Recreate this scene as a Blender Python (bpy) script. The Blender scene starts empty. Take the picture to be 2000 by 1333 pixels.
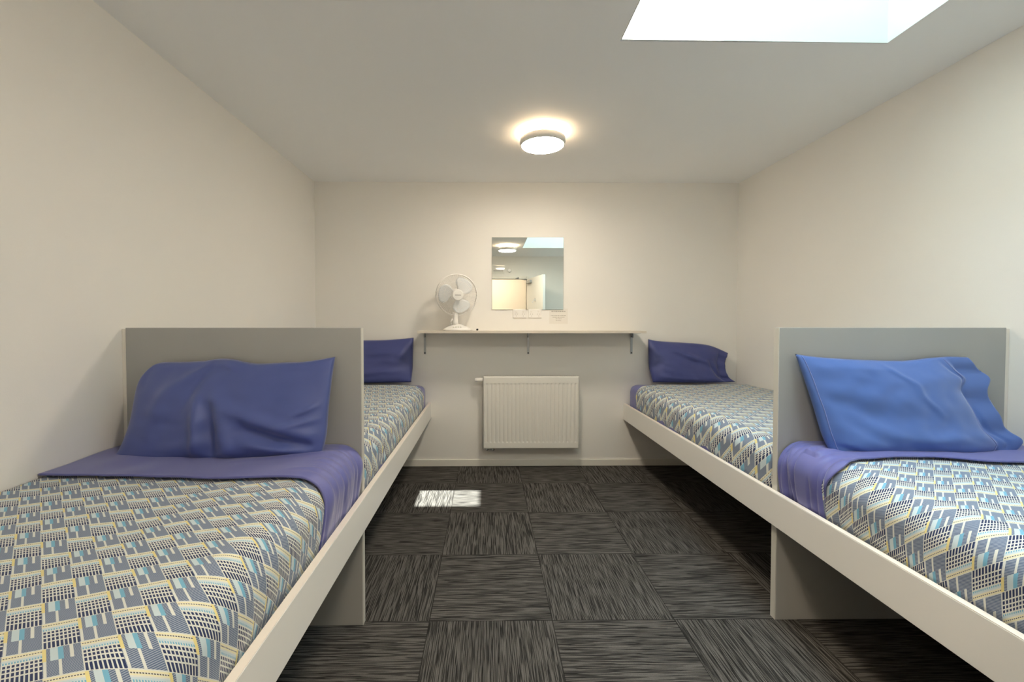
import bpy, bmesh, math, random
from mathutils import Vector, Matrix, Euler, noise
random.seed(7)
PI = math.pi
SC = bpy.context.scene
COL = SC.collection

# ------------------------------------------------------------------ camera, sky, sun, exposure
F = 839.0                                   # focal length in pixels of the 2000 px frame
EYE = Vector((0.0, 0.0, 1.2135))
YAW, PITCH, SHX, SHY = 0.010, 0.0226, 0.0203, -0.00825
cam_d = bpy.data.cameras.new('camera')
cam = bpy.data.objects.new('camera', cam_d); COL.objects.link(cam)
cam_d.sensor_width = 36; cam_d.sensor_fit = 'HORIZONTAL'; cam_d.lens = F/2000*36
cam_d.shift_x = SHX; cam_d.shift_y = SHY; cam_d.clip_start = 0.01
cam.location = EYE; cam.rotation_euler = (PI/2-PITCH, 0, -YAW)
SC.camera = cam
RM = Euler((PI/2-PITCH, 0, -YAW)).to_matrix()

w = bpy.data.worlds.new('sky'); SC.world = w; w.use_nodes = True
bg = w.node_tree.nodes['Background']
bg.inputs[0].default_value = (0.64, 0.83, 1.0, 1); bg.inputs[1].default_value = 6.8

sun_d = bpy.data.lights.new('sun', 'SUN'); sun_d.energy = 14.0; sun_d.angle = 0.009; sun_d.color = (1.0, 0.985, 0.95)
sun = bpy.data.objects.new('sun', sun_d); COL.objects.link(sun)
sun.location = (3, -2, 6)
sun.rotation_euler = Vector((-0.434, 0.535, -1.0)).to_track_quat('-Z', 'Y').to_euler()

HX0, HX1, HY0, HY1 = 0.56, 1.683, 0.46, 1.803   # skylight opening in the ceiling
CEIL, TOPZ, TY0 = 2.39, 3.965, 0.676            # ceiling height, height of the roof glass, near edge of the glass
pl = bpy.data.lights.new('skylight_portal', 'AREA'); pl.shape = 'RECTANGLE'; pl.size = HX1-HX0; pl.size_y = HY1-TY0
pl.cycles.is_portal = True
po = bpy.data.objects.new('skylight_portal', pl); COL.objects.link(po)
po.location = ((HX0+HX1)/2, (TY0+HY1)/2, TOPZ-0.03)

SC.view_settings.view_transform = 'Standard'; SC.view_settings.look = 'None'
SC.view_settings.exposure = 1.65; SC.view_settings.gamma = 1.0; SC.view_settings.use_curve_mapping = False
SC.cycles.max_bounces = 14; SC.cycles.diffuse_bounces = 8; SC.cycles.glossy_bounces = 5
SC.cycles.caustics_reflective = False; SC.cycles.caustics_refractive = False

LAMP_DISC, LAMP_HALO, LAMP_COL = 33.0, 10.0, (1.0, 0.88, 0.71)

# ------------------------------------------------------------------ node helpers
class E:
    """a value in a node tree with arithmetic"""
    def __init__(s, nt, sock): s.nt, s.s = nt, sock
    def _m(s, op, *a):
        n = s.nt.nodes.new('ShaderNodeMath'); n.operation = op
        for i, v in enumerate((s,)+a):
            if isinstance(v, E): s.nt.links.new(v.s, n.inputs[i])
            else: n.inputs[i].default_value = v
        return E(s.nt, n.outputs[0])
    def __add__(s, o): return s._m('ADD', o)
    def __sub__(s, o): return s._m('SUBTRACT', o)
    def __mul__(s, o): return s._m('MULTIPLY', o)
    def __truediv__(s, o): return s._m('DIVIDE', o)
    def fl(s): return s._m('FLOOR')
    def fr(s): return s - s.fl()
    def gt(s, o): return s._m('GREATER_THAN', o)
    def lt(s, o): return s._m('LESS_THAN', o)
    def mod(s, o): return s._m('FLOORED_MODULO', o)
    def band(s, a, b): return s.gt(a)*s.lt(b)
    def inv(s): return (s*-1)+1
    def mx(s, o): return s._m('MAXIMUM', o)

def newmat(name):
    m = bpy.data.materials.new(name); m.use_nodes = True
    nt = m.node_tree; return m, nt, nt.nodes['Principled BSDF']
def lin(r, g, b):
    f = lambda c: (c/255)/12.92 if c/255 <= .04045 else (((c/255)+.055)/1.055)**2.4
    return (f(r), f(g), f(b), 1)
def simple(name, col, rough=.5, metal=0., bump=0., bscale=200., spec=.5, var=0., vscale=3., sheen=0.):
    m, nt, b = newmat(name)
    b.inputs['Base Color'].default_value = (*col[:3], 1); b.inputs['Roughness'].default_value = rough
    b.inputs['Metallic'].default_value = metal; b.inputs['Specular IOR Level'].default_value = spec
    if sheen: b.inputs['Sheen Weight'].default_value = sheen; b.inputs['Sheen Roughness'].default_value = .4
    tc = nt.nodes.new('ShaderNodeTexCoord')
    if bump:
        n = nt.nodes.new('ShaderNodeTexNoise'); n.inputs['Scale'].default_value = bscale; n.inputs['Detail'].default_value = 4
        nt.links.new(tc.outputs['Object'], n.inputs['Vector'])
        bp = nt.nodes.new('ShaderNodeBump'); bp.inputs['Strength'].default_value = bump; bp.inputs['Distance'].default_value = .002
        nt.links.new(n.outputs[0], bp.inputs['Height']); nt.links.new(bp.outputs[0], b.inputs['Normal'])
    if var:
        n = nt.nodes.new('ShaderNodeTexNoise'); n.inputs['Scale'].default_value = vscale; n.inputs['Detail'].default_value = 3
        nt.links.new(tc.outputs['Object'], n.inputs['Vector'])
        mr = nt.nodes.new('ShaderNodeMapRange'); mr.inputs[3].default_value = 1-var; mr.inputs[4].default_value = 1+var
        nt.links.new(n.outputs[0], mr.inputs[0])
        vm = nt.nodes.new('ShaderNodeVectorMath'); vm.operation = 'SCALE'; vm.inputs[0].default_value = col[:3]
        nt.links.new(mr.outputs[0], vm.inputs['Scale']); nt.links.new(vm.outputs[0], b.inputs['Base Color'])
    return m
def emis(name, col, s):
    m, nt, b = newmat(name)
    b.inputs['Base Color'].default_value = (.9, .9, .88, 1)
    b.inputs['Emission Color'].default_value = (*col, 1); b.inputs['Emission Strength'].default_value = s
    return m

M = {}
M['wall'] = simple('wall_paint', (.85, .83, .795), .65, bump=.12, bscale=260, var=.012)
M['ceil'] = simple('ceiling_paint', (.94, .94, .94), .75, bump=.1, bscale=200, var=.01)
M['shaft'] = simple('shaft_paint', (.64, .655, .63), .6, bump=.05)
M['trim'] = simple('trim_paint', (.80, .77, .71), .4, bump=.03)
M['rail'] = simple('cream_board', (.84, .825, .79), .42, bump=.04, bscale=400, var=.015)
M['railedge'] = simple('cream_board_edge', (.80, .72, .64), .5, var=.03, vscale=40)
M['panel'] = simple('grey_board', (.375, .378, .368), .38, bump=.03, bscale=500, var=.015)
M['strip'] = simple('pale_edging', (.62, .61, .56), .4, var=.02)
M['white'] = simple('white_enamel', (.80, .78, .73), .35, var=.01)
M['plastic'] = simple('white_plastic', (.84, .82, .79), .35, var=.01)
M['blade'] = simple('translucent_plastic', (.80, .82, .84), .25, var=.01)
M['steel'] = simple('zinc_steel', (.45, .47, .5), .35, metal=.9, var=.03)
M['chrome'] = simple('chrome', (.6, .6, .6), .15, metal=1, var=.02)
M['dark'] = simple('dark_plastic', (.03, .03, .03), .5, var=.05)
M['ink'] = simple('grey_ink', (.22, .2, .18), .8, var=.02)
M['paper'] = simple('paper', (.80, .77, .72), .6, bump=.02, var=.01)
M['mirror'] = simple('mirror_silver', (.86, .90, .87), .0, metal=1, var=.001)
M['shelf'] = simple('shelf_board', (.66, .60, .52), .45, bump=.03, var=.03)
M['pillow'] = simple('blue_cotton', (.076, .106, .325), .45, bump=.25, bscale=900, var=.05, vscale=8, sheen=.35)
M['sheet'] = simple('violet_cotton', (.125, .132, .375), .5, bump=.25, bscale=900, var=.05, vscale=8, sheen=.35)
M['base'] = simple('plywood', (.4, .33, .24), .7, var=.1, vscale=15)
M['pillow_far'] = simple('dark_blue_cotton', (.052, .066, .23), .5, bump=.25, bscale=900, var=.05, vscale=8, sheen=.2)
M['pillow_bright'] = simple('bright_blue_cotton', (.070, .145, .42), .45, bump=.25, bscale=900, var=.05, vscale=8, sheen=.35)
M['seam'] = simple('seam_thread', (.22, .27, .55), .6, var=.02)
M['lampdisc'] = emis('lamp_diffuser', LAMP_COL, LAMP_DISC)
M['lamphalo'] = emis('lamp_halo', (1.0, .74, .46), LAMP_HALO)
M['hall'] = emis('hall_lamp', (1, .78, .54), 26)

def glass():
    m, nt, b = newmat('window_glass'); nt.nodes.remove(b)
    t = nt.nodes.new('ShaderNodeBsdfTransparent'); t.inputs[0].default_value = (.96, .99, .97, 1)
    g = nt.nodes.new('ShaderNodeBsdfGlossy'); g.inputs['Roughness'].default_value = .02
    f = nt.nodes.new('ShaderNodeFresnel'); f.inputs[0].default_value = 1.45
    mx = nt.nodes.new('ShaderNodeMixShader')
    nt.links.new(f.outputs[0], mx.inputs[0]); nt.links.new(t.outputs[0], mx.inputs[1]); nt.links.new(g.outputs[0], mx.inputs[2])
    nt.links.new(mx.outputs[0], nt.nodes['Material Output'].inputs[0]); return m
M['glass'] = glass()

def colmix(nt, fac, a, b):
    n = nt.nodes.new('ShaderNodeMix'); n.data_type = 'RGBA'
    if isinstance(fac, E): nt.links.new(fac.s, n.inputs[0])
    for i, v in ((6, a), (7, b)):
        if isinstance(v, tuple): n.inputs[i].default_value = v
        else: nt.links.new(v, n.inputs[i])
    return n.outputs[2]

def carpet():
    m, nt, b = newmat('carpet_tiles')
    geo = nt.nodes.new('ShaderNodeNewGeometry'); sp = nt.nodes.new('ShaderNodeSeparateXYZ')
    nt.links.new(geo.outputs['Position'], sp.inputs[0])
    X = E(nt, sp.outputs[0]); Y = E(nt, sp.outputs[1])
    tx = (X-0.266)/0.5; ty = (Y-1.722)/0.5
    par = (tx.fl()+ty.fl()).mod(2)            # 1: stripes across, 0: stripes along the room
    tid = tx.fl()*3.7+ty.fl()*7.3
    along = X*par + Y*par.inv(); across = Y*par + X*par.inv()
    def nz(sa, sc, det=2., off=0.):
        cv = nt.nodes.new('ShaderNodeCombineXYZ')
        nt.links.new((along*sa+off).s, cv.inputs[0]); nt.links.new((across*sc).s, cv.inputs[1]); nt.links.new(tid.s, cv.inputs[2])
        n = nt.nodes.new('ShaderNodeTexNoise'); n.inputs['Scale'].default_value = 1; n.inputs['Detail'].default_value = det
        nt.links.new(cv.outputs[0], n.inputs['Vector']); return E(nt, n.outputs[0])
    def ramp(e, a, c):
        n = nt.nodes.new('ShaderNodeMapRange'); n.inputs[1].default_value = a; n.inputs[2].default_value = c
        nt.links.new(e.s, n.inputs[0]); return E(nt, n.outputs[0])
    l1 = ramp(nz(8, 270, 0), .47, .535)                # broken pale threads
    l2 = ramp(nz(14, 560, 0, 5.), .45, .55)
    pile = nz(420, 420, 2, 9.)
    lines = ramp((across*150).fr(), .3, .6)*.25+.75
    v = (l1*.62+l2*.28+.03)*lines*(pile*.9+.55)
    ex = (tx.fr()-.5)._m('ABSOLUTE'); ey = (ty.fr()-.5)._m('ABSOLUTE')
    seam = ex.mx(ey).gt(.4965)
    c = colmix(nt, v*(seam*-.8+1), (.017, .0157, .0148, 1), (.155, .144, .132, 1))
    nt.links.new(c, b.inputs['Base Color']); b.inputs['Roughness'].default_value = .95; b.inputs['Specular IOR Level'].default_value = .1
    bp = nt.nodes.new('ShaderNodeBump'); bp.inputs['Strength'].default_value = .5; bp.inputs['Distance'].default_value = .003
    nt.links.new((v-seam).s, bp.inputs['Height']); nt.links.new(bp.outputs[0], b.inputs['Normal'])
    return m
M['carpet'] = carpet()

def quilt():
    """patchwork print: blocks of dashed rows alternate with blocks of bars and hatching (uv in units of one block)"""
    m, nt, b = newmat('printed_quilt_cotton')
    uv = nt.nodes.new('ShaderNodeUVMap'); uv.uv_map = 'UVMap'; sp = nt.nodes.new('ShaderNodeSeparateXYZ')
    nt.links.new(uv.outputs[0], sp.inputs[0])
    U = E(nt, sp.outputs[0]); V = E(nt, sp.outputs[1])
    par = (U.fl()+V.fl()).mod(2); p = U.fr(); q = V.fr()
    white = lin(216, 218, 212); navy = lin(38, 52, 92); slate = lin(104, 120, 146); cream = lin(228, 222, 186)
    sky = lin(118, 176, 204); pale = lin(196, 212, 218); yel = lin(226, 212, 146); brown = lin(84, 78, 66)
    dash = (p*9).fr().gt(.36); fine = (p*14).fr().gt(.4)
    c = colmix(nt, q.band(.00, .05).mx(q.band(.09, .13)), white, cream)
    c = colmix(nt, q.band(.055, .085)*fine, c, brown)
    c = colmix(nt, q.band(.17, .23), c, pale)
    c = colmix(nt, q.band(.225, .285)*fine, c, sky)
    rows = q.band(.33, .41).mx(q.band(.455, .545)).mx(q.band(.59, .70)).mx(q.band(.745, .98))
    cD = colmix(nt, rows*dash, c, navy)
    hat = ((p*.6+q*1.3)*16).fr().gt(.42)
    sl = colmix(nt, hat, lin(158, 168, 182), lin(88, 104, 134))
    h = colmix(nt, p.lt(.10), sl, yel)
    h = colmix(nt, p.band(.20, .42), h, pale)
    h = colmix(nt, p.band(.40, .54), h, sky)
    h = colmix(nt, p.band(.70, .80), h, white)
    up = q.lt(.46)
    lo = colmix(nt, p.band(.02, .10).mx(p.band(.40, .48)), sl, white)
    cH = colmix(nt, up, lo, h)
    cH = colmix(nt, q.gt(.965), cH, white)
    nt.links.new(colmix(nt, par, cD, cH), b.inputs['Base Color'])
    b.inputs['Roughness'].default_value = .8; b.inputs['Specular IOR Level'].default_value = .25; b.inputs['Sheen Weight'].default_value = .15
    return m
M['quilt'] = quilt()

# ------------------------------------------------------------------ mesh helpers
def mesh_obj(name, bm, mat, parent=None, smooth=False, loc=None, mats=None):
    me = bpy.data.meshes.new(name); bmesh.ops.recalc_face_normals(bm, faces=bm.faces[:]) if not smooth == 'keep' else None
    bm.to_mesh(me); bm.free()
    for mm in (mats or [mat]): me.materials.append(mm)
    if smooth:
        for p in me.polygons: p.use_smooth = True
    o = bpy.data.objects.new(name, me); COL.objects.link(o)
    if parent: o.parent = parent
    if loc: o.location = loc
    return o
def box(bm, x0, x1, y0, y1, z0, z1, bev=0., seg=2, mi=0):
    vs = [bm.verts.new((x, y, z)) for x in (x0, x1) for y in (y0, y1) for z in (z0, z1)]
    fs = [bm.faces.new([vs[i] for i in f]) for f in ((0,1,3,2),(4,6,7,5),(0,4,5,1),(2,3,7,6),(0,2,6,4),(1,5,7,3))]
    for f in fs: f.material_index = mi
    if bev:
        es = list({e for f in fs for e in f.edges})
        bmesh.ops.bevel(bm, geom=es, offset=bev, segments=seg, affect='EDGES', profile=.5)
    return bm
def bx(*a, **k): return box(bmesh.new(), *a, **k)
def tube(bm, pts, r, n=8, closed=False, cap=True):
    pts = [Vector(p) for p in pts]; rings = []; N = len(pts)
    rr = r if isinstance(r, (list, tuple)) else [r]*N
    up = Vector((0, 0, 1))
    for i, p in enumerate(pts):
        if closed: t = pts[(i+1) % N]-pts[i-1]
        else: t = pts[min(i+1, N-1)]-pts[max(i-1, 0)]
        t.normalize()
        a = t.cross(up)
        if a.length < .05: a = t.cross(Vector((1, 0, 0)))
        a.normalize(); b = t.cross(a)
        rings.append([bm.verts.new(p+(a*math.cos(2*PI*k/n)+b*math.sin(2*PI*k/n))*rr[i]) for k in range(n)])
    for i in range(N if closed else N-1):
        A, B = rings[i], rings[(i+1) % N]
        for k in range(n): bm.faces.new((A[k], A[(k+1) % n], B[(k+1) % n], B[k]))
    if not closed and cap: bm.faces.new(rings[0]); bm.faces.new(rings[-1][::-1])
    return bm
def lathe(bm, prof, n=48, axis='Z', c=(0, 0, 0), close=True):
    """prof: list of (radius, height)"""
    rings = []
    for r, h in prof:
        ring = []
        for k in range(n):
            a = 2*PI*k/n; u, v = r*math.cos(a), r*math.sin(a)
            q = (u, v, h) if axis == 'Z' else ((u, -h, v) if axis == 'Y' else (h, u, v))
            ring.append(bm.verts.new((q[0]+c[0], q[1]+c[1], q[2]+c[2])))
        rings.append(ring)
    for i in range(len(rings)-1):
        for k in range(n): bm.faces.new((rings[i][k], rings[i][(k+1) % n], rings[i+1][(k+1) % n], rings[i+1][k]))
    if close: bm.faces.new(rings[0]); bm.faces.new(rings[-1][::-1])
    return bm
def tag(o, label=None, cat=None, group=None, kind=None):
    if label: o['label'] = label
    if cat: o['category'] = cat
    if group: o['group'] = group
    if kind: o['kind'] = kind
    return o
def empty(name, loc=(0, 0, 0), **k):
    o = bpy.data.objects.new(name, None); COL.objects.link(o); o.location = loc; o.empty_display_size = .05
    return tag(o, **k)
def struct(name, bm, mat, parent=None, **k):
    o = mesh_obj(name, bm, mat, parent, **k)
    if not parent: o['kind'] = 'structure'
    return o
def at(px, py, Y):
    """the point of depth Y that the photograph shows at a pixel (used to measure soft outlines)"""
    d = RM @ Vector(((px-1000+SHX*2000)/F, (-(py-666.5)+SHY*2000)/F, -1.0))
    return EYE + d*(Y/d.y)
def copy_tree(o, parent=None):
    c = o.copy(); COL.objects.link(c); c.parent = parent
    for ch in [q for q in bpy.data.objects if q.parent == o]: copy_tree(ch, c)
    return c

# ------------------------------------------------------------------ the room
XL, XR, YB, YF, T = -1.437, 2.119, 3.62, -0.40, 0.10
DX0, DX1, DZ = -0.11, 0.703, 1.992
struct('floor', bx(XL-T, XR+T, YF-1.5, YB+T, -.05, 0), M['carpet'])
bm = bmesh.new()
hx0, hx1, hy0, hy1 = HX0-.004, HX1+.004, HY0-.004, HY1+.014
for a in ((XL-T, hx0, YF-T, YB+T), (hx1, XR+T, YF-T, YB+T), (hx0, hx1, YF-T, hy0), (hx0, hx1, hy1, YB+T)): box(bm, a[0], a[1], a[2], a[3], CEIL, CEIL+.12)
bmesh.ops.remove_doubles(bm, verts=bm.verts[:], dist=1e-4)
struct('ceiling', bm, M['ceil'])
struct('wall_left', bx(XL-T, XL, YF-T, YB+T, 0, CEIL), M['wall'])
struct('wall_right', bx(XR, XR+T, YF-T, YB+T, 0, CEIL), M['wall'])
struct('wall_back', bx(XL, XR, YB, YB+T, 0, CEIL), M['wall'])
bm = bx(XL, DX0, YF-T, YF, 0, CEIL); box(bm, DX1, XR, YF-T, YF, 0, CEIL); box(bm, DX0, DX1, YF-T, YF, DZ, CEIL)
struct('wall_front', bm, M['wall'])
BH = .056
struct('baseboard_back', bx(XL+.012, XR-.012, YB-.012, YB, 0, BH, bev=.003), M['trim'])
struct('baseboard_left', bx(XL, XL+.012, YF+.012, YB, 0, BH, bev=.003), M['trim'])
struct('baseboard_right', bx(XR-.012, XR, YF+.012, YB, 0, BH, bev=.003), M['trim'])
bm = bx(XL+.012, DX0-.06, YF, YF+.012, 0, BH, bev=.003); box(bm, DX1+.06, XR-.012, YF, YF+.012, 0, BH, bev=.003)
struct('baseboard_front', bm, M['trim'])
# skylight: white plastered shaft up to a pane in the roof
win = empty('window_1', ((HX0+HX1)/2, (HY0+HY1)/2, CEIL), kind='structure')
def W(bm):
    bmesh.ops.translate(bm, verts=bm.verts[:], vec=-Vector(win.location)); return bm
bm = bmesh.new()
lo = [(HX0, HY0, CEIL), (HX1, HY0, CEIL), (HX1, HY1+.012, CEIL), (HX0, HY1, CEIL)]
hi = [(HX0, TY0, TOPZ), (HX1, TY0, TOPZ), (HX1, HY1+.012, TOPZ), (HX0, HY1, TOPZ)]
def ex(p, d, z=None):
    cx, cy = (HX0+HX1)/2, (HY0+HY1)/2
    return (p[0]+(d if p[0] > cx else -d), p[1]+(d if p[1] > cy else -d), p[2])
L = [bm.verts.new(p) for p in lo]; H = [bm.verts.new(p) for p in hi]
Lo = [bm.verts.new(ex(p, .003)) for p in lo]; Ho = [bm.verts.new(ex(p, .05)) for p in hi]
for i in range(4):
    j = (i+1) % 4
    bm.faces.new((L[i], L[j], H[j], H[i])); bm.faces.new((Lo[i], Ho[i], Ho[j], Lo[j]))
    bm.faces.new((H[i], H[j], Ho[j], Ho[i])); bm.faces.new((L[i], Lo[i], Lo[j], L[j]))
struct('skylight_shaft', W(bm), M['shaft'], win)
bm = bmesh.new(); fw = .03
box(bm, HX0-.05, HX1+.05, TY0-.05, TY0, TOPZ, TOPZ+.05, bev=.004); box(bm, HX0-.05, HX1+.05, HY1+.012, HY1+.062, TOPZ, TOPZ+.05, bev=.004)
box(bm, HX0-.05, HX0, TY0, HY1+.012, TOPZ, TOPZ+.05, bev=.004); box(bm, HX1, HX1+.05, TY0, HY1+.012, TOPZ, TOPZ+.05, bev=.004)
struct('window_frame', W(bm), M['plastic'], win)
struct('pane', W(bx(HX0, HX1, TY0, HY1+.012, TOPZ+.01, TOPZ+.022)), M['glass'], win)
# doorway, door and the hallway behind the camera (seen in the mirror)
fr = bmesh.new()
box(fr, DX0-.045, DX0, YF-T-.01, YF+.012, 0, DZ+.045, bev=.003); box(fr, DX1, DX1+.045, YF-T-.01, YF+.012, 0, DZ+.045, bev=.003)
box(fr, DX0, DX1, YF-T-.01, YF+.012, DZ, DZ+.045, bev=.003)
struct('trim_1', fr, M['trim'])
door = empty('door_1', (DX1, YF+.014, 0), kind='structure'); door.rotation_euler.z = math.atan2(.86, .202)
struct('door_leaf', bx(0.005, .81, -.04, 0, .008, 1.985, bev=.002), M['trim'], door)
bm = lathe(bmesh.new(), [(.026, 0), (.026, .008), (.010, .01), (.010, .05)], 24, 'Y', (.75, .0, 1.0)); 
bmesh.ops.scale(bm, vec=(1, -1, 1), verts=bm.verts[:]); tube(bm, [(.75, .05, 1.0), (.70, .055, 1.0), (.63, .05, 1.0)], .009)
struct('door_handle', bm, M['chrome'], door)
bm = bmesh.new(); tube(bm, [(.45, .0, 1.60), (.45, .03, 1.59), (.45, .045, 1.55), (.45, .06, 1.57)], .005); box(bm, .435, .465, 0, .004, 1.57, 1.63)
struct('coat_hook', bm, M['steel'], door)
bm = bmesh.new(); box(bm, .10, .28, 0, .04, 1.90, 1.95, bev=.004)
struct('door_closer', bm, M['steel'], door)
struct('trim_2', tube(bmesh.new(), [(DX1-.14, YF+.02, DZ+.02), (DX1-.20, YF+.10, DZ-.0), (DX1-.02, YF+.24, DZ-.045)], .006), M['steel'])
HY = YF-T-1.35
struct('wall_hallway', (lambda b: (box(b, XL, XR, HY-.05, HY, 0, 2.4), box(b, XL-.05, XL, HY, YF-T, 0, 2.4), box(b, XR, XR+.05, HY, YF-T, 0, 2.4), b)[-1])(bmesh.new()), M['wall'])
struct('ceiling_hallway', bx(XL, XR, HY, YF-T, 2.4, 2.45), M['ceil'])

# ------------------------------------------------------------------ ceiling lights
def ceiling_light(x, y, label):
    t = empty('ceiling_light', (x, y, CEIL), label=label, cat='ceiling light', group='round ceiling lights')
    mesh_obj('mounting_base', lathe(bmesh.new(), [(.095, 0), (.095, -.030), (.06, -.034)], 48), M['plastic'], t, smooth=False)
    mesh_obj('housing_ring', lathe(bmesh.new(), [(.08, -.034), (.132, -.036), (.139, -.042), (.140, -.062), (.136, -.078), (.131, -.081), (.128, -.074), (.08, -.070)], 64, close=False), M['plastic'], t, smooth=True)
    mesh_obj('halo_ring', lathe(bmesh.new(), [(.098, -.012), (.112, -.020), (.112, -.032), (.098, -.0335)], 64, close=False), M['lamphalo'], t, smooth=True)
    mesh_obj('diffuser', lathe(bmesh.new(), [(.131, -.076), (.126, -.082), (.09, -.088), (.04, -.091), (.001, -.092)], 64, close=False), M['lampdisc'], t, smooth=True)
    return t
ceiling_light(.345, 2.68, 'round white ceiling light with glowing rim in front of the back wall mirror')
ceiling_light(.31, .67, 'second round ceiling light near the skylight, seen only in the mirror')
t = empty('ceiling_light', (.1, YF-T-.6, 2.4), label='round hallway ceiling light beyond the open door', cat='ceiling light')
mesh_obj('diffuser', lathe(bmesh.new(), [(.15, 0), (.15, -.04), (.10, -.055), (.001, -.06)], 40, close=False), M['hall'], t, smooth=True)

# ------------------------------------------------------------------ beds
# side: -1 left pair, +1 right pair. 'a' is the distance from the side wall towards the aisle.
SIDE = {
    -1: dict(wall=XL, rail=-.472, rt=.541, rb=.409, board=-.498, by=1.700),
    +1: dict(wall=XR, rail=1.157, rt=.530, rb=.394, board=1.178, by=1.716),
}
def frame(s, label):
    S = SIDE[s]; ro = S['rail']; ri = ro + s*.022
    x0, x1 = sorted((S['wall'], ri))
    f = empty('built_in_bed', ((x0+x1)/2, 1.7, 0), label=label, cat='bed', group='built-in double beds')
    O = -Vector(f.location)
    def P(name, bm, mat, par=f):
        bmesh.ops.translate(bm, verts=bm.verts[:], vec=O); return mesh_obj(name, bm, mat, par)
    a, b = sorted((ro, ri))
    r = P('side_rail', bx(a, b, YF+.02, YB-.001, S['rb'], S['rt']-.002, bev=.0015), M['rail'])
    P('rail_edging', bx(a+.0005, b-.0005, YF+.02, YB-.001, S['rt']-.002, S['rt'], bev=.0006), M['railedge'], r)
    bd, wl = S['board'], S['wall'] - s*.018
    a, b = sorted((bd, wl)); y0 = S['by']
    h = P('headboard', bx(a, b, y0, y0+.030, .0, 1.194, bev=.0015), M['panel'])
    e0, e1 = sorted((bd, bd - s*.0025))
    P('edge_strip', bx(e0, e1, y0+.001, y0+.029, .0, 1.193), M['strip'], h)
    a, b = sorted((wl, S['wall']-s*.001))
    P('wall_filler', bx(a, b, y0+.004, y0+.026, BH+.001, 1.190), M['trim'], h)
    for ya, yb in ((YF+.02, y0-.001), (y0+.031, YB-.001)):
        P('bed_base', bx(x0+.001, x1-.001, ya, yb, .41, .43), M['base'])
    for ya, yb in ((YB-.04, YB-.001), (YF+.02, YF+.05)):
        P('wall_cleat', bx(x0+.03, x1-.03, ya, yb, .36, .41), M['base'])
    return f
frame(-1, 'left pair of beds: cream side rail and grey divider headboard by the left wall')
frame(+1, 'right pair of beds: cream side rail and grey divider headboard by the right wall')

TOP = .694       # top of the mattress
def mattress(s, y0, y1, label):
    S = SIDE[s]; x0, x1 = sorted((S['wall']-s*.006, S['rail']+s*(.048 if y0 < 1 else .040)))
    bm = bmesh.new(); nx, ny, r = 40, 60, .055
    # rounded slab with a soft crown and small wrinkles
    box(bm, x0, x1, y0, y1, .431, TOP, bev=r, seg=6)
    bmesh.ops.subdivide_edges(bm, edges=[e for e in bm.edges if e.calc_length() > .1], cuts=24, use_grid_fill=True)
    c = Vector(((x0+x1)/2, (y0+y1)/2, .431))
    for v in bm.verts:
        n = noise.noise(Vector((v.co.x*9, v.co.y*9, v.co.z*22+s)))
        if v.co.z > .45: v.co.z += .003*n
        v.co -= c
    o = mesh_obj('mattress', bm, M['sheet'], smooth=True, loc=c)
    return tag(o, label, 'mattress', 'mattresses in violet fitted sheets')

def fold(a, y, folds):
    """sum of soft ridges; each (a0,y0,a1,y1,width,height) in metres"""
    z = 0.
    for a0, b0, a1, b1, wd, h in folds:
        dx, dy = a1-a0, b1-b0; L2 = dx*dx+dy*dy
        tt = max(0., min(1., ((a-a0)*dx+(y-b0)*dy)/L2))
        d = math.hypot(a-a0-tt*dx, y-b0-tt*dy)
        taper = math.sin(PI*min(1, max(0, tt*.9+.05)))
        z += h*math.exp(-(d/wd)**2)*(.3+.7*taper)
    return z

def drape_point(s, S, q, y, lift, r, amp, seed, fo=0., streak=0.):
    """q: distance along the cloth from the side wall; returns the point on the cloth. It runs flat, rounds the edge, then falls inside the rail."""
    edge = abs(S['rail']-S['wall'])-.034+lift*.25
    q1 = edge-r-.004; arc = r*PI/2
    top = TOP+lift
    # crown and soft puffing
    wv = noise.noise(Vector((q*3.1+seed, y*2.6, seed)))*amp + noise.noise(Vector((q*8.+seed, y*6.5, seed+4)))*amp*.45
    if q <= q1: a, z, nx, nz = .004+q, top, 0, 1
    elif q <= q1+arc:
        th = (q-q1)/r; a = .004+q1+r*math.sin(th); z = top-r+r*math.cos(th); nx, nz = math.sin(th), math.cos(th)
    else:
        d = q-q1-arc; a = .004+q1+r; z = top-r-d; nx, nz = 1, 0
        a -= .012*(d/.12)**2
    wr = noise.noise(Vector((seed*3, y*13., q*2.)))*amp*.8
    k = wv + (wr*min(1, max(0, (q-q1)/.12)))
    st = min(1, max(0, (q-q1+.05)/.15))
    k += fo + st*streak*(noise.noise(Vector((y*24.+q*3, seed, q*1.5)))+.5*noise.noise(Vector((y*55., seed, q*3))))
    k = max(k, -.5*lift)
    if nx > .5: k = min(k, .006)
    return a+nx*k, z+nz*k

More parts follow.
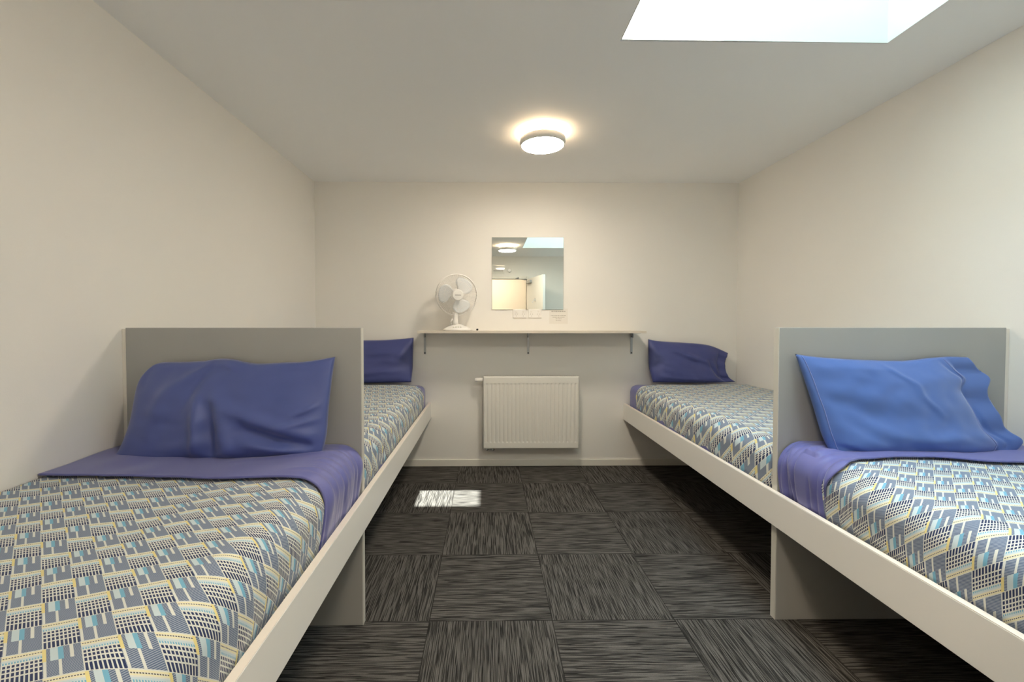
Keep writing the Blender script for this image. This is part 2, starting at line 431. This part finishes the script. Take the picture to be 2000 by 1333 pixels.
def cloth(name, s, yfoot, yhead, qmax, lift, r, amp, seed, mat, thick, rot, label, cat, group, folds=(), ny=150, nq=110, flip=1, streak=0.):
    """yhead(q): the head-side hem; cloth spans from yfoot to that hem"""
    S = SIDE[s]; bm = bmesh.new(); uvl = bm.loops.layers.uv.new('UVMap')
    G, Q = [], []
    for i in range(nq+1):
        q = qmax*i/nq; row = []; rq = []
        yh = yhead(q)
        for j in range(ny+1):
            t = j/ny; y = yfoot+(yh-yfoot)*t
            a, z = drape_point(s, S, q, y, lift, r, amp, seed, fold(q, y, folds), streak)
            # the quilt settles down at its hem
            row.append(bm.verts.new((S['wall']-s*a, y, z))); rq.append((q, y))
        G.append(row); Q.append(rq)
    ca, sa_ = math.cos(math.radians(rot[0])), math.sin(math.radians(rot[0]))
    cb, sb = math.cos(math.radians(rot[1])), math.sin(math.radians(rot[1]))
    # row direction (ca, sa), column direction (sb, -cb) in (x, y)
    det = ca*(-cb)-sa_*sb
    def uv(q, y):
        qb = abs(S['rail']-S['wall'])-.034-r; e_ = max(0., q-qb)     # beyond the edge the rows hang straight down
        x = -min(q, qb)*s
        u = (x*(-cb)-y*sb)/det; v = (ca*y-sa_*x)/det
        g = min(1., e_/.12); ux = -s*(-cb)/det; vx = s*sa_/det
        u += ux*(min(e_, .12)-.5*.12*g*g); v += vx*(min(e_, .12)-.5*.12*g*g)+(.5*.12*g*g+max(0., e_-.12))*1.05
        return (u/.046+50, flip*v/.078+50)
    for i in range(nq):
        for j in range(ny):
            f = bm.faces.new((G[i][j], G[i+1][j], G[i+1][j+1], G[i][j+1]))
            for l, (ii, jj) in zip(f.loops, ((i, j), (i+1, j), (i+1, j+1), (i, j+1))): l[uvl].uv = uv(*Q[ii][jj])
    c = Vector((S['wall']-s*.5, (yfoot+yhead(.4))/2, TOP))
    for v in bm.verts: v.co -= c
    o = mesh_obj(name, bm, mat, smooth='keep', loc=c)
    for p in o.data.polygons: p.use_smooth = True
    sd = o.modifiers.new('thickness', 'SOLIDIFY'); sd.thickness = thick
    # offset so that the cloth thickens downwards
    sd.offset = 1 if (s > 0) else -1
    return tag(o, label, cat, group)
def lp(xs, ys):
    def f(q):
        if q <= xs[0]: return ys[0]
        for i in range(len(xs)-1):
            if q <= xs[i+1]:
                t = (q-xs[i])/(xs[i+1]-xs[i]); t = t*t*(3-2*t); return ys[i]+(ys[i+1]-ys[i])*t
        return ys[-1]
    return f
by1, by2 = SIDE[-1]['by'], SIDE[1]['by']
mattress(-1, YF+.03, by1-.003, 'mattress in a violet-blue fitted sheet on the front left bed')
mattress(-1, by1+.034, YB-.004, 'mattress in a violet-blue fitted sheet on the far left bed')
mattress(+1, YF+.03, by2-.003, 'mattress in a violet-blue fitted sheet on the front right bed')
mattress(+1, by2+.034, YB-.004, 'mattress in a violet-blue fitted sheet on the far right bed')
GD = 'patterned duvets'
# quilts
hemL = lp([0, .3, .75, .90, 1.05], [1.375, 1.355, 1.33, 1.325, 1.30])
hemR = lp([0, .36, .55, .78, .9, 1.05], [1.46, 1.46, 1.51, 1.50, 1.45, 1.48])
def off(f, d): return lambda q: f(q)+d
cloth('duvet', -1, YF+.08, off(hemL, .10), 1.13, .022, .085, .009, 3.1, M['quilt'], .012, (20, 46),
      'blue and white patterned duvet on the front left bed nearest the camera', 'duvet', GD,
      folds=[(.80, .75, .95, 1.1, .03, .004), (.5, .2, .9, .5, .05, .004)])
cloth('duvet', +1, YF+.08, off(hemR, .08), 1.12, .022, .085, .009, 8.4, M['quilt'], .012, (-20, -46),
      'blue and white patterned duvet on the front right bed nearest the camera', 'duvet', GD,
      flip=-1, folds=[(.55, 1.35, .95, 1.0, .035, .006), (.45, 1.1, .95, .7, .05, .006), (.7, 1.45, 1.0, 1.3, .025, .005)])
cloth('duvet', -1, by1+.05, lp([0, .70, .90], [3.46, 3.46, 3.40]), 1.13, .020, .085, .006, 5.7, M['quilt'], .012, (10, 14),
      'blue and white patterned duvet on the far left bed behind the grey headboard', 'duvet', GD)
cloth('duvet', +1, by2+.05, lp([0, .70, .90], [3.46, 3.46, 3.40]), 1.12, .020, .085, .007, 9.9, M['quilt'], .012, (-10, -14),
      'blue and white patterned duvet on the far right bed by the right corner', 'duvet', GD)
# turned-down top sheets on the two near beds
cloth('bed_sheet', -1, by1-.006, hemL, 1.115, .032, .085, .009, 3.1, M['sheet'], .006, (0, 0),
      'violet-blue top sheet turned down over the front left duvet', 'bed sheet', 'turned-down top sheets',
      streak=.007, folds=[(.55, 1.5, .99, 1.62, .02, .004), (.80, 1.40, 1.0, 1.42, .012, .004), (.85, 1.5, 1.03, 1.5, .010, .005)], ny=60, nq=150)
cloth('bed_sheet', +1, by2-.006, hemR, 1.105, .032, .085, .009, 8.4, M['sheet'], .006, (0, 0),
      'violet-blue top sheet turned down over the front right duvet, hanging in folds', 'bed sheet', 'turned-down top sheets',
      streak=.018, folds=[(.70, 1.66, 1.02, 1.58, .012, .007), (.78, 1.60, 1.02, 1.52, .012, .006), (.85, 1.69, 1.0, 1.64, .012, .008)], ny=60, nq=150)

# ------------------------------------------------------------------ pillows
def spl(pts, n):
    """Catmull-Rom through 2D points, resampled at n+1 points by length"""
    P = [pts[0]]+list(pts)+[pts[-1]]; out = []
    for i in range(1, len(P)-2):
        for k in range(24):
            t = k/24; a, b, c, d = P[i-1], P[i], P[i+1], P[i+2]
            out.append(tuple(.5*((2*b[m])+(-a[m]+c[m])*t+(2*a[m]-5*b[m]+4*c[m]-d[m])*t*t+(-a[m]+3*b[m]-3*c[m]+d[m])*t**3) for m in (0, 1)))
    out.append(tuple(pts[-1]))
    L = [0]
    for i in range(1, len(out)): L.append(L[-1]+math.dist(out[i], out[i-1]))
    res = []; j = 0
    for k in range(n+1):
        d = L[-1]*k/n
        while j < len(L)-2 and L[j+1] < d: j += 1
        t = (d-L[j])/max(1e-9, L[j+1]-L[j]); res.append(tuple(out[j][m]+(out[j+1][m]-out[j][m])*min(1, max(0, t)) for m in (0, 1)))
    return res
def pillow(top, bot, left, right, y0, lean, z0, T0, label, ridges=(), seed=0., flap=None, NU=110, NV=70, ymax=9., seams=(), mat=None, back=.45):
    tp, bt, lf, rt = spl(top, NU), spl(bot, NU), spl(left, NV), spl(right, NV)
    def world(px, py):
        Y = y0
        for _ in range(8):
            p = at(px, py, Y); Y = y0+lean*(p.z-z0)
        return at(px, py, Y)
    Pf, Pb = [], []
    for i in range(NU+1):
        u = i/NU; cf, cb = [], []
        for j in range(NV+1):
            v = j/NV
            c = [(1-v)*bt[i][m]+v*tp[i][m]+(1-u)*lf[j][m]+u*rt[j][m]-((1-u)*(1-v)*bt[0][m]+u*(1-v)*bt[-1][m]+(1-u)*v*tp[0][m]+u*v*tp[-1][m]) for m in (0, 1)]
            w_ = world(*c)
            uu = u
            fl = 1.
            if flap:
                side, k = flap
                uu = u/k if side > 0 else (1-u)/k
                if uu > 1: fl = 0.; uu = 1
            e = lambda t, p, q: max(0., 1-abs(2*t-1)**p)**q
            vb = v**.75
            prof = e(uu, 3.4, .62)*e(vb, 2.6, .58)
            th = T0*prof + .006*(1 if 0 < u < 1 and 0 < v < 1 else 0)
            rd = 0
            for (a0, b0, a1, b1, wd, h) in ridges:
                dx, dy = a1-a0, (b1-b0); L2 = dx*dx+dy*dy+1e-9
                tt = max(0., min(1., ((u-a0)*dx+(v-b0)*dy)/L2))
                d = math.hypot(u-a0-tt*dx, (v-b0-tt*dy)*.6)
                rd += 1.5*h*math.exp(-(d/wd)**2)*(.35+.65*math.sin(PI*(tt*.85+.1)))
            nz = noise.noise(Vector((u*4+seed, v*3, seed)))*.010+noise.noise(Vector((u*11+seed, v*8, seed+3)))*.0035
            edge = min(1, min(u, 1-u)*14)*min(1, min(v, 1-v)*10)
            if fl == 0.: edge = min(1, min(v, 1-v)*8); nz += math.sin(v*21+seed)*.010
            d = th+(nz*(.6+prof)+rd)*edge
            bk = back*T0*prof
            f = w_-Vector((0, max(d, 0.0), 0))*1.0; b_ = w_+Vector((0, bk, 0))
            f.z += d*lean*.25
            b_.y = min(b_.y, ymax); f.y = min(f.y, ymax-.004); cf.append(f); cb.append(b_)
        Pf.append(cf); Pb.append(cb)
    bm = bmesh.new()
    VF = [[bm.verts.new(p) for p in c] for c in Pf]
    VB = [[(VF[i][j] if i in (0, NU) or j in (0, NV) else bm.verts.new(Pb[i][j])) for j in range(NV+1)] for i in range(NU+1)]
    for i in range(NU):
        for j in range(NV):
            bm.faces.new((VF[i][j], VF[i+1][j], VF[i+1][j+1], VF[i][j+1]))
            q = (VB[i][j], VB[i][j+1], VB[i+1][j+1], VB[i+1][j])
            if len(set(q)) == 4:
                try: bm.faces.new(q)
                except ValueError: pass
    c = sum((v.co for v in bm.verts), Vector())/len(bm.verts); c.z = min(v.co.z for v in bm.verts)
    for v in bm.verts: v.co -= c
    o = mesh_obj('pillow', bm, mat or M['pillow'], smooth=True, loc=c)
    for nm, us in seams:
        pts = []
        for j in range(1, NV):
            i = int(NU*(us[0]+(us[1]-us[0])*j/NV)); pts.append(Pf[i][j]-c-Vector((0, .0008, 0)))
        mesh_obj(nm, tube(bmesh.new(), pts, .0013, 6), M['seam'], o, smooth=True)
    return tag(o, label, 'pillow', 'blue pillows')

pillow(top=[(293, 722), (312, 709), (360, 707), (400, 705), (428, 701), (455, 702), (500, 710), (560, 708), (600, 706), (655, 697)],
       bot=[(220, 897), (300, 899), (380, 897), (450, 898), (520, 896), (600, 894), (628, 893)],
       left=[(220, 897), (240, 868), (258, 820), (272, 750), (293, 722)],
       right=[(628, 893), (638, 850), (642, 800), (648, 745), (655, 697)],
       y0=1.585, lean=.24, z0=.72, T0=.060, ymax=by1-.003, seed=1.3,
       label='plump blue pillow leaning on the grey headboard of the front left bed',
       ridges=[(.42, .10, .38, .62, .030, .014), (.50, .05, .44, .55, .030, -.014), (.58, .08, .50, .50, .035, .012), (.47, .6, .95, .22, .045, .012),
               (.62, .35, .92, .14, .040, -.016), (.68, .18, .93, .08, .030, .010), (.40, .95, .22, .70, .04, .008), (.40, .97, .30, .5, .03, -.006),
               (.97, .55, .85, .45, .02, .006), (.97, .40, .80, .36, .02, .006), (.50, .92, .42, .97, .02, .008), (.15, .3, .22, .85, .05, .008)],
       )
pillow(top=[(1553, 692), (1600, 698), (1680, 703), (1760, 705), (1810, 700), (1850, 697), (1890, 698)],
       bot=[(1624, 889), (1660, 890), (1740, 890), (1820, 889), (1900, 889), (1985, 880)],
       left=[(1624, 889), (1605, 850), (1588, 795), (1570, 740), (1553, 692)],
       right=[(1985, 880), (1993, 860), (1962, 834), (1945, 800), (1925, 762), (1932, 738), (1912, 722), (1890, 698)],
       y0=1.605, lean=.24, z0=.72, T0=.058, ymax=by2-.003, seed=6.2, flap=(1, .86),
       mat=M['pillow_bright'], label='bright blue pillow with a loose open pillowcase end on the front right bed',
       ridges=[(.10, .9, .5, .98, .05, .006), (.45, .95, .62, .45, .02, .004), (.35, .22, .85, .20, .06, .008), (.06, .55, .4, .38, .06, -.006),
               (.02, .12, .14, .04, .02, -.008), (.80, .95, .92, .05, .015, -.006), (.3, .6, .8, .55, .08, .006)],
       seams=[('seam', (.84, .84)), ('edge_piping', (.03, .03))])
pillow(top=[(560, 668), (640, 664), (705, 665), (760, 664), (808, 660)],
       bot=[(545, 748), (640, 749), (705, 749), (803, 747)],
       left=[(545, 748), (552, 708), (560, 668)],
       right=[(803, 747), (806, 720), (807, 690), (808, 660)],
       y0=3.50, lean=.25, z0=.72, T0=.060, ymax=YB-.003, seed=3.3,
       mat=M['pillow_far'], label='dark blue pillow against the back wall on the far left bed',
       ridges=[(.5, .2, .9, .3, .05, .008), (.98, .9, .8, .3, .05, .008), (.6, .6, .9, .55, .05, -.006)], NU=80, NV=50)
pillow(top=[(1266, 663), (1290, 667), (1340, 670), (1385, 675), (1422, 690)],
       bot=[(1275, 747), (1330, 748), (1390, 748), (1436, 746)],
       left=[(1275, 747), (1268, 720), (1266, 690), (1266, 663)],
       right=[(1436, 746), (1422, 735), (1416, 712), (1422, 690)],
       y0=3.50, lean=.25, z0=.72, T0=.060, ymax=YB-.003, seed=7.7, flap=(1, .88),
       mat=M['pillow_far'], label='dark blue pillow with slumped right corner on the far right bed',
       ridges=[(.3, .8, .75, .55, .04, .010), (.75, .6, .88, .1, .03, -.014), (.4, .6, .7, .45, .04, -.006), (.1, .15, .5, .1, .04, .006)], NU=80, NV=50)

# ------------------------------------------------------------------ back wall: shelf, mirror, fan, sockets, notice, radiator
SZ = 1.150; SD = .27
sh = empty('wall_shelf', (.35, YB, SZ), label='long narrow pale shelf on steel brackets below the mirror', cat='shelf')
mesh_obj('shelf_board', bx(-.893, .90, -SD, -.001, -.018, 0, bev=.001), M['shelf'], sh)
for bxp in (-.872, .0, .872):
    bm = bmesh.new(); x = bxp-.002 if bxp == 0 else bxp
    box(bm, x-.009, x+.009, -.004, -.001, -.200, -.020); box(bm, x-.009, x+.009, -.20, -.004, -.022, -.0185); box(bm, x-.002, x+.002, -.05, -.004, -.06, -.022)
    b = mesh_obj('bracket', bm, M['steel'], sh)
    for zz in (-.05, -.19):
        mesh_obj('screw', lathe(bmesh.new(), [(.006, 0), (.006, .002), (.001, .004)], 12, 'Y', (x, -.004, zz)), M['dark'], b)

MX0, MX1, MZ0, MZ1 = .043, .643, 1.325, 1.930
mr = empty('mirror', ((MX0+MX1)/2, YB, MZ0), label='frameless square wall mirror above the shelf', cat='mirror')
mesh_obj('glass', bx(-.30, .30, -.006, -.003, 0, MZ1-MZ0), M['mirror'], mr)
mesh_obj('backing', bx(-.3015, .3015, -.003, -.0005, -.0015, MZ1-MZ0+.0015), simple('mirror_edge', (.30, .31, .28), .4, var=.02), mr)

def outlet(x, label):
    z = 1.2135+(631-613)/231.7
    o = empty('power_outlet', (x, YB, z), label=label, cat='power outlet', group='double power outlets')
    p = mesh_obj('faceplate', bx(-.057, .057, -.009, -.0005, -.036, .036, bev=.003), M['plastic'], o)
    for sx in (-.03, .03):
        bm = bmesh.new()
        for a, px_, pz in ((25, -.008, -.004), (-25, .008, -.004), (0, 0, -.020)):
            b = bx(-.0011, .0011, -.0096, -.0088, -.004, .004)
            bmesh.ops.rotate(b, verts=b.verts[:], cent=(0, 0, 0), matrix=Matrix.Rotation(math.radians(a), 3, 'Y'))
            bmesh.ops.translate(b, verts=b.verts[:], vec=(sx+px_, 0, pz))
            me = bpy.data.meshes.new('t'); b.to_mesh(me); b.free(); bm.from_mesh(me); bpy.data.meshes.remove(me)
        mesh_obj('socket', bm, M['ink'], o)
        mesh_obj('switch', bx(sx-.008, sx+.008, -.012, -.0092, .012, .026, bev=.001), M['white'], o)
    return o
outlet((1015-951)/231.7, 'white double power outlet under the mirror, left of the pair')
outlet((1045-951)/231.7, 'white double power outlet under the mirror, nearest the paper notice')

def words(bm, lines, y):
    for z, wd, h, bold in lines:
        x = -wd/2
        while x < wd/2:
            l = min(random.uniform(.006, .016)*(1.5 if bold else 1), wd/2-x)
            if l > .002: box(bm, x, x+l, y-.0002, y, z-h/2, z+h/2, mi=1)
            x += l+.003
nt_ = empty('paper_notice', ((1091-951)/231.7, YB, 1.205), label='small printed paper notice on the wall by the mirror corner', cat='notice')
bm = bx(-.078, .078, -.0012, -.0003, 0, .128); words(bm, [(.105, .12, .008, 1), (.070, .13, .004, 0), (.056, .10, .004, 0), (.042, .05, .004, 0), (.028, .045, .004, 0)], -.0013)
mesh_obj('paper', bm, None, nt_, mats=[M['paper'], simple('faded_ink', (.42, .39, .35), .8, var=.02)])

# notice, detector above the door, seen in the mirror
n2 = empty('laminated_notice', (.20, YF, 2.08), label='laminated notice on the wall above the door, seen in the mirror', cat='notice')
bm = bx(-.11, .11, .0005, .002, 0, .155); words(bm, [(.06, .17, .008, 1), (.035, .17, .006, 0)], .0026); mesh_obj('laminated_sheet', bm, None, n2, mats=[simple('laminate', (.82, .80, .76), .06, var=.01), M['ink']])
tag(mesh_obj('smoke_detector', lathe(bmesh.new(), [(.036, 0), (.036, -.02), (.028, -.034), (.001, -.036)], 32, 'Y', (0, 0, 0)), M['plastic'], smooth=False, loc=(.40, YF+.0005, 2.14)),
    'small round white sensor beside the notice above the door', 'sensor')

# radiator
rx0, rx1, rz0, rz1 = -.029, .757, .177, .773; RF = YB-.108
ra = empty('radiator', ((rx0+rx1)/2, YB, rz0), label='white ribbed panel radiator below the shelf', cat='radiator')
RW, RH = (rx1-rx0)/2, rz1-rz0
bm = bmesh.new(); NX, NZ = 23*8+16, 150; pit = .0332; g0 = -pit*11
verts = []
for i in range(NX+1):
    x = -RW+2*RW*i/NX; col = []
    k = round((x-g0)/pit); k = max(0, min(22, k)); dx = (x-(g0+k*pit))/(pit*.5)
    for j in range(NZ+1):
        z = RH*j/NZ
        prof = math.exp(-(dx/.42)**4)
        e0 = max(0, min(1, (z-.050)/.008)); e1 = max(0, min(1, (RH-.055-z)/.008)); en = min(e0, e1); en = en*en*(3-2*en)
        y = -.108+.0052*prof*en
        ed = min(1, (RW-abs(x))/.008, z/.008, (RH-z)/.008); y += .008*(1-math.sqrt(max(0, 1-(1-ed)**2)))
        col.append(bm.verts.new((x, y, z)))
    verts.append(col)
for i in range(NX):
    for j in range(NZ): bm.faces.new((verts[i][j], verts[i+1][j], verts[i+1][j+1], verts[i][j+1]))
fp = mesh_obj('front_panel', bm, M['white'], ra, smooth=True); sd = fp.modifiers.new('t', 'SOLIDIFY'); sd.thickness = .002; sd.offset = 1
mesh_obj('rear_panel', bx(-RW+.01, RW-.01, -.045, -.038, .01, RH-.01, bev=.002), M['white'], ra)
for sx in (-1, 1):
    a, b = sorted((sx*RW, sx*(RW-.003))); mesh_obj('side_cover', bx(a, b, -.100, -.035, .004, RH-.003, bev=.001), M['white'], ra)
bm = bmesh.new(); box(bm, -RW+.004, RW-.004, -.100, -.096, RH-.006, RH-.001); box(bm, -RW+.004, RW-.004, -.040, -.036, RH-.006, RH-.001)
for k in range(52):
    x = -RW+.012+k*(2*RW-.024)/51; box(bm, x-.002, x+.002, -.096, -.040, RH-.005, RH-.002)
mesh_obj('top_grille', bm, M['white'], ra)
bm = bmesh.new()
for k in range(23): box(bm, g0+k*pit-.006, g0+k*pit+.006, -.094, -.048, .012, RH-.02)
mesh_obj('convector_fins', bm, M['steel'], ra)
for sx in (-.25, .25): mesh_obj('wall_bracket', bx(sx-.015, sx+.015, -.038, -.0005, .06, RH-.06), M['steel'], ra)
th = mesh_obj('thermostat_head', lathe(bmesh.new(), [(.013, -RW-.004), (.017, -RW-.012), (.0185, -RW-.03), (.0185, -RW-.055), (.015, -RW-.068), (.012, -RW-.070)], 32, 'X', (0, -.07, RH-.033)), M['plastic'], ra, smooth=False)
mesh_obj('valve_collar', lathe(bmesh.new(), [(.012, -RW+.002), (.012, -RW-.005)], 24, 'X', (0, -.07, RH-.033)), M['chrome'], th)
for px_ in (-RW+.030, -RW+.080):
    bm = lathe(bmesh.new(), [(.009, .004), (.012, -.004), (.012, -.020), (.008, -.026)], 20, 'Z', (px_, -.07, 0)); tube(bm, [(px_, -.07, -.014), (px_, -.03, -.014), (px_, -.0005, -.014)], .007)
    mesh_obj('pipe_valve', bm, M['chrome'], ra)

# desk fan
fan = empty('desk_fan', (-.238, YB-.16, SZ+.0005), label='small white desk fan with wire guard on the left end of the shelf', cat='fan')
bm = lathe(bmesh.new(), [(.112, 0), (.114, .008), (.108, .016), (.08, .032), (.045, .044), (.028, .052)], 56)
bmesh.ops.scale(bm, vec=(1, .78, 1), verts=bm.verts[:]); mesh_obj('base', bm, M['plastic'], fan, smooth=True)
bm = lathe(bmesh.new(), [(.027, .048), (.022, .07), (.020, .11), (.024, .135), (.018, .15)], 32)
bmesh.ops.translate(bm, verts=bm.verts[:], vec=(-.016, .0, 0)); nk = mesh_obj('neck', bm, M['plastic'], fan, smooth=True)
bm = tube(bmesh.new(), [(-.045, -.005, .05), (-.050, -.01, .075), (-.040, -.02, .095)], .006); mesh_obj('tilt_knob', bm, M['plastic'], nk, smooth=True)
for k in range(4):
    mesh_obj('speed_button', bx(-.03+k*.018, -.018+k*.018, -.070, -.060, .027, .034, bev=.002), M['white'], fan)
hd = empty('fan_head', (-.004, -.01, .287)); hd.parent = fan; hd.rotation_euler = (math.radians(4), 0, math.radians(14))
# motor
mesh_obj('motor_housing', lathe(bmesh.new(), [(.05, -.02), (.053, -.035), (.05, -.075), (.035, -.10), (.01, -.108)], 40, 'Y'), M['plastic'], hd, smooth=True)
R = .163
def guard(sgn, hub, n=64):
    bm = bmesh.new()
    for k in range(n):
        a = 2*PI*k/n; pts = []
        for q in range(9):
            t = q/8; r = hub+(R-hub)*t; y = -sgn*(.012+.040*(1-t**3)**.8)
            pts.append((r*math.cos(a), y, r*math.sin(a)))
        tube(bm, pts, .00085, 4, cap=False)
    for rr in (R, R*.66):
        t = (rr-hub)/(R-hub); y = -sgn*(.012+.040*max(0, 1-t**3)**.8)
        tube(bm, [(rr*math.cos(2*PI*k/72), y, rr*math.sin(2*PI*k/72)) for k in range(72)], .0025 if rr == R else .0011, 6, closed=True)
    return bm
g = mesh_obj('front_guard', guard(1, .045), M['plastic'], hd, smooth=True)
mesh_obj('rear_guard', guard(-1, .05), M['plastic'], hd, smooth=True)
mesh_obj('guard_rim', tube(bmesh.new(), [(R*1.01*math.cos(2*PI*k/80), 0, R*1.01*math.sin(2*PI*k/80)) for k in range(80)], .0050, 8, closed=True), M['plastic'], hd, smooth=True)
hub = mesh_obj('hub_cap', lathe(bmesh.new(), [(.045, .046), (.045, .053), (.040, .058), (.001, .060)], 40, 'Y'), M['plastic'], hd, smooth=False)
# faint lettering mark on the cap
hub2 = mesh_obj('badge', bx(-.024, .024, -.0603, -.0585, -.003, .001), M['ink'], hd)
for k in range(3):
    bm = bmesh.new(); A0 = math.radians(163+120*k); G = []
    for i in range(15):
        t = i/14; r = .022+.125*t; row = []
        span = (.35+1.15*math.sin(PI*min(1, t*.62+.12)))*(1-.35*t**6)
        for j in range(9):
            w_ = j/8-.5; a = A0+w_*span+.25*t
            row.append(bm.verts.new((r*math.cos(a), w_*.035-.004, r*math.sin(a))))
        G.append(row)
    for i in range(14):
        for j in range(8): bm.faces.new((G[i][j], G[i+1][j], G[i+1][j+1], G[i][j+1]))
    o = mesh_obj('blade', bm, M['blade'], hd, smooth=True); sd = o.modifiers.new('t', 'SOLIDIFY'); sd.thickness = .002; sd.offset = 0
mesh_obj('spinner', lathe(bmesh.new(), [(.024, -.012), (.026, .010), (.018, .022), (.001, .025)], 30, 'Y'), M['plastic'], hd, smooth=True)
# bring the head's meshes directly under the fan (thing > part)
bpy.context.view_layer.update()
for ch in [o for o in bpy.data.objects if o.parent == hd]:
    mw = hd.matrix_basis.copy(); ch.parent = fan; ch.matrix_basis = mw
bpy.data.objects.remove(hd)
mesh_obj('power_cord', tube(bmesh.new(), [(.08, .03, .004), (.12, .04, .003), (.150, .0, .003), (.138, -.03, .003), (.120, -.03, .003), (.125, .02, .003), (.155, .03, .006)], .003, 6), M['plastic'], fan, smooth=True)
mesh_obj('plug', bx(.152, .168, .018, .036, .001, .016, bev=.003), M['dark'], fan)
